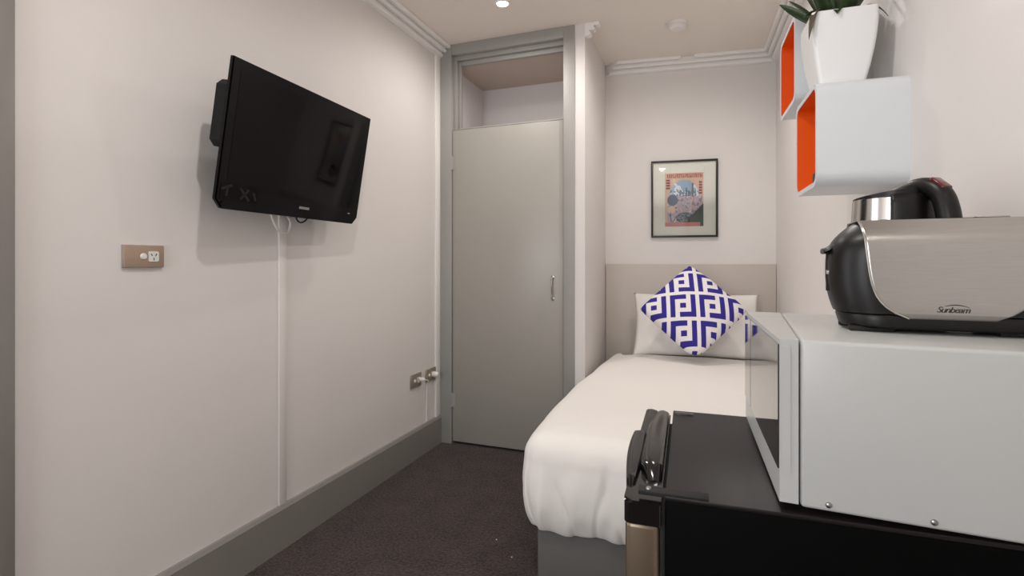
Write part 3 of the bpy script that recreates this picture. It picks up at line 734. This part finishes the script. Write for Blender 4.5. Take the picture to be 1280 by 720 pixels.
frp('door_seal', (-0.008, 0.008, 0.05), (0.0, FW - 0.008, FT - 0.03), 'rubber', 0.001)
dd = frp('door', (-0.060, 0.0, 0.045), (-0.008, FW, FT - 0.045), 'fridgedoor', 0.010, None, 3); dd['label'] = 'bronze coloured metal fridge door'
bm = bmesh.new()                                   # black cap along the top of the door, with rounded front corners
prism(bm, rounded_poly([(-0.062, -0.002), (-0.006, -0.002), (-0.006, FW + 0.002), (-0.062, FW + 0.002)], [0.014, 0.003, 0.003, 0.018], 4), FT - 0.048, FT - 0.012, 'xyz')
bmesh.ops.bevel(bm, geom=[e for e in bm.edges if all(v.co.z > FT - 0.02 for v in e.verts)], offset=0.004, segments=2, affect='EDGES')
new_obj('door_cap', bm, 'blackgloss', dd)
def hump(name, y0, y1, wf, zf, par, lip=0.004, n=28):
    """sculpted moulding along the door: wf(t) = (front x, rear x), zf(t) = crown height, both along its length"""
    bm = bmesh.new(); rows = []
    for i in range(n + 1):
        t = i / n; y = y0 + (y1 - y0) * t; a_, b2 = wf(t); z = zf(t); e_ = min(1.0, min(t, 1 - t) * 14 + 0.25)
        zb = FT - 0.016; zt = zb + (z - zb) * e_; m_ = (a_ + b2) / 2
        rows.append([bm.verts.new(p) for p in ((a_, y, zb), (a_, y, zt - lip), (a_ + lip * 0.4, y, zt - lip * 0.3), (a_ + lip, y, zt), (m_, y, zt + 0.0015), (b2 - lip, y, zt - 0.001), (b2 - lip * 0.3, y, zt - lip * 0.5), (b2, y, zt - lip), (b2, y, zb))])
    for r0, r1 in zip(rows, rows[1:]):
        for k in range(len(r0)): bm.faces.new((r0[k], r0[(k + 1) % len(r0)], r1[(k + 1) % len(r0)], r1[k]))
    bm.faces.new(rows[0][::-1]); bm.faces.new(rows[-1])
    return new_obj(name, bm, 'blackgloss', par, 40)
# broad rear moulding, waisted towards its far end, and two lower grips in front with a hollow between them
hump('handle_bridge', 0.080, FW - 0.006, lambda t: (-0.047 + 0.014 * max(0, t - 0.6) / 0.4 + 0.016 * max(0, 0.12 - t) / 0.12, -0.008), lambda t: FT + 0.003 + 0.009 * sin(pi * t) ** 0.7, dd, 0.006)
hump('handle_grip', 0.050, 0.305, lambda t: (-0.063 - 0.013 * sin(pi * min(1, t * 0.75)), -0.050 + 0.003 * sin(pi * t)), lambda t: FT - 0.004 + 0.010 * t, dd)
hump('handle_grip', 0.308, FW, lambda t: (-0.066 + 0.004 * t, -0.044 + 0.010 * t), lambda t: FT - 0.010 + 0.012 * t, dd)

# ------------------------------------------------------------------ microwave on the fridge
MZ = FT + 0.012; MH = 0.233
ma = on_height(974.5, 626.6, MZ)
MROT = radians(-3.6)
mw = tag(empty('microwave', (ma.x, ma.y, FT), MROT), 'white microwave oven with dark glass door on top of the bar fridge', 'microwave')
DT, MW_, MD = 0.024, 0.44, 0.345                   # door thickness at its ends, width, depth
BULGE = 0.040
def front(y): return -0.100 * y                      # the door front swells towards the control panel end
Z0, Z1 = MZ - FT, MZ - FT + MH
bm = bmesh.new()
box(bm, (DT + 0.002, 0.0, Z0 - 0.004), (MD, MW_, Z1), 0.006, 3); new_obj('body', bm, 'mwwhite', mw)
for x in (0.07, MD - 0.04):
    for y in (0.05, MW_ - 0.05):
        bm = bmesh.new(); lathe(bm, [(0, 0), (0.012, 0), (0.013, 0.010), (0, 0.010)], 10, (x, y)); new_obj('foot', bm, 'rubber', mw)
def face_plate(name, y0, y1, z0, z1, out, back, m, par, n=18, bev=0.0):
    """curved slab following the bowed front; out = how proud of the bow, back = rear plane"""
    bm = bmesh.new(); pts = []
    for i in range(n + 1):
        y = y0 + (y1 - y0) * i / n; pts.append((front(y) - out, y))
    for i in range(n, -1, -1):
        y = y0 + (y1 - y0) * i / n
        pts.append((back if back is not None else front(y) - out + 0.004, y))
    prism(bm, pts, z0, z1, 'xyz')
    if bev: bmesh.ops.bevel(bm, geom=[e for e in bm.edges if e.calc_face_angle(0) > 0.6], offset=bev, segments=2, affect='EDGES')
    return new_obj(name, bm, m, par, 30)
CP = 0.335                                         # the control panel takes the far end of the front
ST = 0.034                                         # frame width around the glass
mdoor = face_plate('door', 0.0, CP, Z0, Z1, 0.0, DT, 'mwwhite', mw, bev=0.004)
cpn = face_plate('control_panel', CP + 0.002, MW_, Z0, Z1, 0.0, DT, 'mwwhite', mw, bev=0.003)
face_plate('panel_glass', CP + 0.004, MW_ - 0.003, Z0 + 0.046, Z1 - 0.008, 0.0018, None, 'mwglass', cpn)
gl = face_plate('door_glass', 0.004, CP - 0.002, Z0 + 0.046, Z1 - 0.008, 0.0018, None, 'mwglass', mdoor); gl['label'] = 'dark reflective door glass'
bm = bmesh.new(); bmesh.ops.create_cube(bm, size=0.001); bm.clear()
prism(bm, rounded_poly([(0.003, Z0 + 0.042), (0.014, Z0 + 0.042), (0.014, Z1 - 0.010), (0.003, Z1 - 0.010)], 0.002, 2), -0.0012, 0.0, 'xzy'); new_obj('door_end_trim', bm, 'mwwhite', mdoor)
MWM = Matrix.Translation(mw.location) @ Matrix.Rotation(MROT, 4, 'Z')
nrm = MWM.to_3x3() @ Vector((0, 1, 0))
for px, py in ((1036, 636), (1168, 656)):
    q = on_plane(px, py, mw.location, nrm); l_ = MWM.inverted() @ q
    bm = bmesh.new(); lathe(bm, [(0.0042, 0), (0.0038, 0.0016), (0.002, 0.0026), (0, 0.0028)], 12)
    box(bm, (-0.003, -0.0004, 0.0022), (0.003, 0.0004, 0.0031))
    bmesh.ops.transform(bm, matrix=Matrix.Translation((l_.x, 0, max(l_.z, Z0 + 0.006))) @ Matrix.Rotation(radians(90), 4, 'X'), verts=bm.verts[:]); new_obj('screw', bm, 'screw', mw)
MTOP = FT + Z1

# ------------------------------------------------------------------ toaster on the microwave
TL, TD, THT = 0.300, 0.132, 0.176
TX, TY = 0.190, 0.955
to = tag(empty('toaster', (TX, TY, MTOP), radians(-1.0)), 'brushed steel toaster with black plastic ends on the microwave', 'toaster')
def ends(z):                                       # how far the black end is drawn in at height z (bulging barrel outline)
    t = z / THT
    return 0.026 * (max(0, 0.55 - t) / 0.55) ** 2.2 + 0.040 * (max(0, t - 0.55) / 0.45) ** 3
def side_in(z):                                    # how far the long sides lean in towards top and base
    t = z / THT
    return 0.004 * (max(0, 0.3 - t) / 0.3) ** 2 + 0.030 * (max(0, t - 0.72) / 0.28) ** 3.0
def ring(z, grow=0.0, rc=0.055, seg=8):
    e_, s_ = ends(z) - grow, side_in(z) - grow
    x0, x1, y0, y1 = e_, TL - e_, s_, TD - s_
    r = min(rc, (y1 - y0) / 2 - 0.002)
    out = []
    for cx, cy, a0 in ((x0 + r, y0 + r, pi), (x1 - r, y0 + r, 1.5 * pi), (x1 - r, y1 - r, 0), (x0 + r, y1 - r, 0.5 * pi)):
        for k in range(seg + 1):
            a_ = a0 + pi / 2 * k / seg; out.append((cx + r * cos(a_), cy + r * sin(a_)))
    return out
bm = bmesh.new(); prev = None
zs = [0.030 + (THT - 0.030) * i / 18 for i in range(19)]
for z in zs:
    R_ = [bm.verts.new((x, y, z)) for x, y in ring(z)]
    if prev:
        for k in range(len(R_)): bm.faces.new((prev[k], prev[(k + 1) % len(R_)], R_[(k + 1) % len(R_)], R_[k]))
    else: bm.faces.new(R_[::-1])
    prev = R_
bm.faces.new(prev)
new_obj('black_body', bm, 'satinblack', to, 40)
bm = bmesh.new(); prev = None                      # base: set in slightly, standing on feet
for z, g in ((0.006, -0.010), (0.010, -0.003), (0.024, -0.001), (0.028, -0.003)):
    R_ = [bm.verts.new((x, y, z)) for x, y in ring(max(z, 0.02), g)]
    if prev:
        for k in range(len(R_)): bm.faces.new((prev[k], prev[(k + 1) % len(R_)], R_[(k + 1) % len(R_)], R_[k]))
    else: bm.faces.new(R_[::-1])
    prev = R_
bm.faces.new(prev); new_obj('base', bm, 'satinblack', to, 40)
for x in (0.055, TL - 0.055):
    for y in (0.028, TD - 0.028):
        bm = bmesh.new(); box(bm, (x - 0.030, y - 0.008, 0), (x + 0.030, y + 0.008, 0.009), 0.002); new_obj('foot', bm, 'rubber', to)
# stainless wrap: over the top, its lower corners cut on a curve
bm = bmesh.new(); NS = 44
prof = []                                          # section in (y,z) from near bottom over the top to far bottom
ZB = 0.024
zz = [ZB + (THT - ZB) * i / 18 for i in range(19)]
prof += [(side_in(z) - 0.0016, z) for z in zz]
ytop0 = side_in(THT); prof += [(ytop0 + (TD - 2 * ytop0) * i / 8, THT + 0.0016) for i in range(0, 9)]
prof += [(TD - side_in(z) + 0.0016, z) for z in reversed(zz)]
def wrap_x(z):                                     # left limit of the steel at height z
    t = (z - ZB) / (THT - ZB)
    return 0.0375 + 0.014 * (1 - t) + 0.046 * math.exp(-t * 8.5)
def wf_(i, j):
    y, z = prof[int(round(j * (len(prof) - 1)))]; xl = wrap_x(min(z, THT)); return Vector((xl + (TL - 2 * xl) * i, y, z))
grid(bm, NS, len(prof) - 1, wf_)
w_ = new_obj('steel_wrap', bm, 'steel', to, 40); md = w_.modifiers.new('sheet', 'SOLIDIFY'); md.thickness = 0.0012; md.offset = -1
bm = bmesh.new()
pth = [Vector((wrap_x(min(z, THT)), y - 0.0006, z)) for y, z in prof[:19]]
tube(bm, pth, 0.0011, 6); new_obj('steel_edge', bm, 'steelpolish', w_)
for y in (0.044, 0.088):
    bm = bmesh.new(); box(bm, (0.07, y - 0.011, THT + 0.001), (TL - 0.07, y + 0.011, THT + 0.0026)); new_obj('slot', bm, 'rubber', to)
bm = bmesh.new(); box(bm, (0.195, 0.040, THT + 0.002), (0.235, 0.068, THT + 0.0045), 0.001); new_obj('slot_guard', bm, 'steelpolish', to)
bm = bmesh.new()                                   # lever on the left end
def lev(i, j):
    a_ = 2 * pi * j; r = 0.0065 * (1 - 0.25 * i); return Vector((0.010 - 0.017 * i, TD / 2 + cos(a_) * 0.022 * (1 - 0.2 * i), 0.133 + 0.010 * (1 - i) ** 2 - 0.004 + sin(a_) * r))
V_ = grid(bm, 8, 16, lev); bmesh.ops.remove_doubles(bm, verts=bm.verts[:], dist=1e-5); bmesh.ops.holes_fill(bm, edges=[e for e in bm.edges if e.is_boundary], sides=0)
new_obj('lever', bm, 'satinblack', to, 50)
bm = bmesh.new(); box(bm, (-0.0012, TD / 2 - 0.003, 0.062), (0.008, TD / 2 + 0.003, 0.132), 0.001); new_obj('lever_track', bm, 'rubber', to)
bm = bmesh.new(); lathe(bm, [(0.0045, 0), (0.004, 0.003), (0, 0.004)], 12)
bmesh.ops.transform(bm, matrix=Matrix.Translation((0.0005, TD / 2 - 0.012, 0.094)) @ Matrix.Rotation(radians(-90), 4, 'Y'), verts=bm.verts[:]); new_obj('indicator_button', bm, 'steelpolish', to)
# maker's name on the steel
def text_mesh(body, size, shear, m, parent, mtx, name, label):
    cu = bpy.data.curves.new(name, 'FONT'); cu.body = body; cu.size = size; cu.shear = shear; cu.extrude = 0.0002; cu.align_x = 'CENTER'; cu.space_character = 0.86
    t_ = bpy.data.objects.new(name, cu); COL.objects.link(t_)
    dg = bpy.context.evaluated_depsgraph_get(); me = bpy.data.meshes.new_from_object(t_.evaluated_get(dg)); bpy.data.objects.remove(t_)
    me.materials.clear(); me.materials.append(M[m]); me.transform(mtx); me.name = name
    o_ = bpy.data.objects.new(name, me); COL.objects.link(o_); o_.parent = parent; o_['label'] = label; return o_
tom = Matrix.Translation(to.location) @ Matrix.Rotation(radians(-1.0), 4, 'Z')
q = tom.inverted() @ on_plane(1191, 391, tom @ Vector((0, 0, 0)), tom.to_3x3() @ Vector((0, 1, 0)))
YS = side_in(q.z) - 0.0024
text_mesh('Sunbeam', 0.0125, 0.35, 'print', w_, Matrix.Translation((q.x, YS, q.z)) @ Matrix.Rotation(radians(90), 4, 'X'), 'brand_lettering', 'dark slanted lettering on the steel')
bm = bmesh.new(); tube(bm, [Vector((q.x - 0.010 + 0.030 * i / 14, YS, q.z + 0.0085 + 0.0045 * sin(pi * (0.15 + 0.8 * i / 14)) - 0.0015)) for i in range(15)], [0.0002 + 0.0006 * sin(pi * i / 14) for i in range(15)], 6); new_obj('brand_arc', bm, 'print', w_)

# ------------------------------------------------------------------ kettle behind the toaster
KX, KY = 0.338, 1.200
ke = tag(empty('kettle', (KX, KY, MTOP), radians(-60)), 'steel electric kettle with black handle and red switch behind the toaster', 'kettle')
def krad(z): return 0.079 - 0.011 * max(0.0, (z - 0.03) / 0.2)
bm = bmesh.new(); lathe(bm, [(0, 0), (0.078, 0), (0.082, 0.006), (0.080, 0.018), (0.070, 0.022), (0, 0.022)], 40); new_obj('power_base', bm, 'satinblack', ke)
bm = bmesh.new(); lathe(bm, [(0, 0.024), (0.077, 0.024)] + [(krad(0.03 + 0.2 * i / 12), 0.03 + 0.2 * i / 12) for i in range(13)] + [(0.064, 0.233), (0, 0.233)], 48); new_obj('body', bm, 'steelpolish', ke)
def lid_z(x, y): return 0.2335 + ((x + y) * 0.7071 + 0.067) * 0.13      # rises towards the hinge side
bm = bmesh.new()                                   # lid, sloping up towards the handle
grid(bm, 40, 8, lambda i, j: Vector((0.067 * j * cos(2 * pi * i), 0.067 * j * sin(2 * pi * i), lid_z(0.067 * j * cos(2 * pi * i), 0.067 * j * sin(2 * pi * i)) + 0.004 * (1 - j ** 3))), True)
grid(bm, 40, 2, lambda i, j: Vector((0.067 * cos(2 * pi * i), 0.067 * sin(2 * pi * i), 0.231 + (lid_z(0.067 * cos(2 * pi * i), 0.067 * sin(2 * pi * i)) - 0.231) * j)), True)
bmesh.ops.remove_doubles(bm, verts=bm.verts[:], dist=1e-5); new_obj('lid', bm, 'satinblack', ke, 40)
bm = bmesh.new()                                   # spout lip opposite the handle
grid(bm, 10, 8, lambda i, j: Vector((-krad(0.19 + 0.04 * j) + 0.012 * (2 * i - 1) ** 2 - 0.014 * sin(pi * i) * j * j, (i - 0.5) * 0.06, 0.19 + 0.042 * j)))
new_obj('spout', bm, 'steelpolish', ke, 60).modifiers.new('sheet', 'SOLIDIFY').thickness = 0.002
bm = bmesh.new()                                   # black spine wrapped round the handle side of the body
def spine(i, j):
    a_ = radians(-50 + 100 * i); z = 0.030 + 0.205 * j; r = krad(min(z, 0.23)) + 0.004; return Vector((r * cos(a_), r * sin(a_), z))
grid(bm, 20, 12, spine); w2 = new_obj('handle_mount', bm, 'satinblack', ke, 60); md = w2.modifiers.new('sheet', 'SOLIDIFY'); md.thickness = 0.008; md.offset = -1
bm = bmesh.new()                                   # D handle
path = smooth_path([(-0.010, 0, 0.238), (0.030, 0, 0.246), (0.066, 0, 0.247), (0.092, 0, 0.232), (0.105, 0, 0.198), (0.112, 0, 0.14), (0.106, 0, 0.085), (0.090, 0, 0.056), (0.070, 0, 0.050)], 40)
tube(bm, path, [0.018 * min(1.0, 0.45 + i / 12) - 0.003 * abs(i - 20) / 20 for i in range(41)], 14, True, 1.0); hd = new_obj('handle', bm, 'satinblack', ke, 60)
bm = bmesh.new(); box(bm, (-0.016, -0.010, -0.004), (0.016, 0.010, 0.004), 0.003, 3, Matrix.Translation((0.0925, 0, 0.2490)) @ Matrix.Rotation(radians(40), 4, 'Y')); o = new_obj('switch', bm, 'red', hd); o['label'] = 'translucent red switch'

# ------------------------------------------------------------------ two cube shelves on the right wall
def cube_shelf(y0, z0, S, D, label):
    """rounded square tube whose axis is square to the wall; open to the room, orange inside"""
    x = rwx(y0)
    root = tag(empty('cube_shelf', (x, y0, z0), SK), label, 'wall shelf', 'orange and white cube shelves')
    th = 0.014
    outer = rounded_poly([(0, 0), (S, 0), (S, S), (0, S)], 0.042, 8); inner = rounded_poly([(th, th), (S - th, th), (S - th, S - th), (th, S - th)], 0.030, 8)
    mid = rounded_poly([(th * .55, th * .55), (S - th * .55, th * .55), (S - th * .55, S - th * .55), (th * .55, S - th * .55)], 0.034, 8)
    n = len(outer)
    bm = bmesh.new()                               # white shell with its rim
    A = [bm.verts.new((0, a_, b2)) for a_, b2 in outer]; B = [bm.verts.new((-D, a_, b2)) for a_, b2 in outer]
    C_ = [bm.verts.new((-D, a_, b2)) for a_, b2 in inner]; D_ = [bm.verts.new((0, a_, b2)) for a_, b2 in mid]
    for k in range(n):
        k2 = (k + 1) % n
        bm.faces.new((A[k], A[k2], B[k2], B[k])); bm.faces.new((B[k], B[k2], C_[k2], C_[k])); bm.faces.new((C_[k], C_[k2], D_[k2], D_[k])); bm.faces.new((D_[k], D_[k2], A[k2], A[k]))
    new_obj('shell', bm, 'shelfwhite', root, 30)
    bm = bmesh.new()                               # orange lining and back
    inn = rounded_poly([(th + .0006, th + .0006), (S - th - .0006, th + .0006), (S - th - .0006, S - th - .0006), (th + .0006, S - th - .0006)], 0.030, 8)
    A = [bm.verts.new((-D + 0.0015, a_, b2)) for a_, b2 in inn]; B = [bm.verts.new((-0.006, a_, b2)) for a_, b2 in inn]
    for k in range(n): bm.faces.new((A[k], A[(k + 1) % n], B[(k + 1) % n], B[k]))
    bm.faces.new(B)
    o_ = new_obj('lining', bm, 'orange', root, 30); o_['label'] = 'orange inner lining'
    return root
SH = 0.298; SD = 0.225
cs1 = cube_shelf(1.692, 1.418, SH, SD, 'white cube shelf with orange inside, under the potted plant')
cs2 = cube_shelf(2.005, 1.752, SH, SD, 'higher white cube shelf with orange inside, behind the potted plant')
bm = bmesh.new(); box(bm, (0, 0, 0), (0.05, 0.040, 0.030), 0.004); o = new_obj('black_block', bm, 'cableblack')  # small plain black block at the front edge of the lower shelf
o.location = (rwx(1.72) - SD + 0.004, 1.716, 1.418 + 0.0152); o.rotation_euler = (0, 0, SK)
tag(o, 'small black gadget lying inside the lower cube shelf', 'block')

# ------------------------------------------------------------------ potted plant on the lower shelf
PX, PY, PZ = 0.372, 1.835, 1.418 + SH
pl = tag(empty('potted_plant', (PX, PY, PZ), SK), 'dark green leafy plant in a tapered square white pot', 'plant')
PH = 0.222
def pot_half(t): return 0.056 + 0.030 * sin(min(1, t * 1.05) * pi / 2) ** 0.9 - 0.001 * max(0, t - 0.85) / 0.15
def pot_ring(h, r): return rounded_poly([(-h, -h), (h, -h), (h, h), (-h, h)], r, 5)
bm = bmesh.new(); rings = []
prof = [(pot_half(i / 16), PH * i / 16) for i in range(17)] + [(pot_half(1) - 0.010, PH), (pot_half(1) - 0.014, PH - 0.03)]
for h, z in prof: rings.append([bm.verts.new((a_, b2, z)) for a_, b2 in pot_ring(h, 0.013)])
for a_, b2 in zip(rings, rings[1:]):
    for k in range(len(a_)): bm.faces.new((a_[k], a_[(k + 1) % len(a_)], b2[(k + 1) % len(a_)], b2[k]))
bm.faces.new(rings[0][::-1]); new_obj('pot', bm, 'pot', pl, 40)
bm = bmesh.new(); hs = pot_half(0.88) - 0.006; prism(bm, pot_ring(hs, 0.012), PH - 0.05, PH - 0.022); new_obj('soil', bm, 'soil', pl, 0)
def leaf(base, ang, length, rise, droop, width, m='leaf', twist=0.0):
    bm = bmesh.new(); d = Vector((cos(ang), sin(ang), 0)); s = Vector((-sin(ang), cos(ang), 0)); NL = 14
    rows = []
    for i in range(NL + 1):
        t = i / NL
        c = Vector(base) + d * (length * (t - 0.10 * t * t)) + Vector((0, 0, rise * t * 1.6 - (rise * 0.6 + droop) * t * t))
        w = width * (sin(pi * min(1, 0.12 + t * 0.88)) ** 0.8) * (1 if t < 1 else 0.02)
        up = Vector((0, 0, 1)); sv = (s * cos(twist * t) + up * sin(twist * t))
        rows.append([bm.verts.new(c + sv * w), bm.verts.new(c - up * w * 0.22), bm.verts.new(c - sv * w)])
    for a_, b2 in zip(rows, rows[1:]):
        for k in range(2): bm.faces.new((a_[k], a_[k + 1], b2[k + 1], b2[k]))
    o_ = new_obj('leaf', bm, m, pl, 180); md_ = o_.modifiers.new('blade', 'SOLIDIFY'); md_.thickness = 0.0016; return o_
def leaf_to(px, py, Y, base, width, rise, m='leaf', twist=0.0):
    """leaf whose tip reaches the point seen at (px,py) on the plane y = Y"""
    tip = on_plane(px, py, (0, Y, 0), (0, 1, 0)) - Vector((PX, PY, PZ)); v = tip - Vector(base)
    ln = hypot(v.x, v.y); leaf(base, atan2(v.y, v.x), ln / 0.9, rise, rise - v.z, width, m, twist)
B0 = PH - 0.025
leaf_to(974, 7, 1.84, (-0.03, 0.0, B0), 0.017, 0.075, twist=0.9)
leaf_to(1001, 25, 1.775, (-0.045, -0.03, PH), 0.013, 0.040, twist=0.4)
leaf_to(1009, 50, 1.732, (-0.060, -0.060, PH + 0.004), 0.012, 0.040, 'leafdry', 0.5)
leaf_to(1045, 17, 1.735, (-0.01, -0.05, PH), 0.014, 0.030)
leaf_to(1110, 19, 1.78, (0.04, -0.03, PH), 0.013, 0.055, 'leafdry', 0.3)
rnd = random.Random(5)
for i in range(16):
    a_ = 2 * pi * i / 16 + rnd.uniform(-0.2, 0.2); up = i % 2
    ln = rnd.uniform(0.10, 0.15) if up else rnd.uniform(0.09, 0.13)
    if cos(a_) > 0.2: ln = min(ln, 0.085 / max(0.3, cos(a_)))
    leaf((0.025 * cos(a_), 0.025 * sin(a_), B0), a_, ln, rnd.uniform(0.16, 0.24) if up else rnd.uniform(0.08, 0.13), rnd.uniform(-0.10, -0.05) if up else rnd.uniform(-0.03, 0.0), rnd.uniform(0.016, 0.024), 'leaf', rnd.uniform(-0.4, 0.4))

# ------------------------------------------------------------------ specks on the carpet
for px, py, lab in ((620.6, 675, 'tiny white fleck on the carpet, the farther one of the two'), (639.7, 697, 'tiny white fleck on the carpet, the one nearer the bed base')):
    q = on_height(px, py, 0.0)
    bm = bmesh.new(); bmesh.ops.create_icosphere(bm, subdivisions=1, radius=0.0035)
    for v in bm.verts: v.co = v.co * (0.8 + 0.4 * rnd.random()); v.co.z = v.co.z * 0.6 + 0.002
    o = new_obj('lint_fleck', bm, 'lint'); o.location = (q.x, q.y, 0)
    tag(o, lab, 'fleck', 'flecks on the carpet')
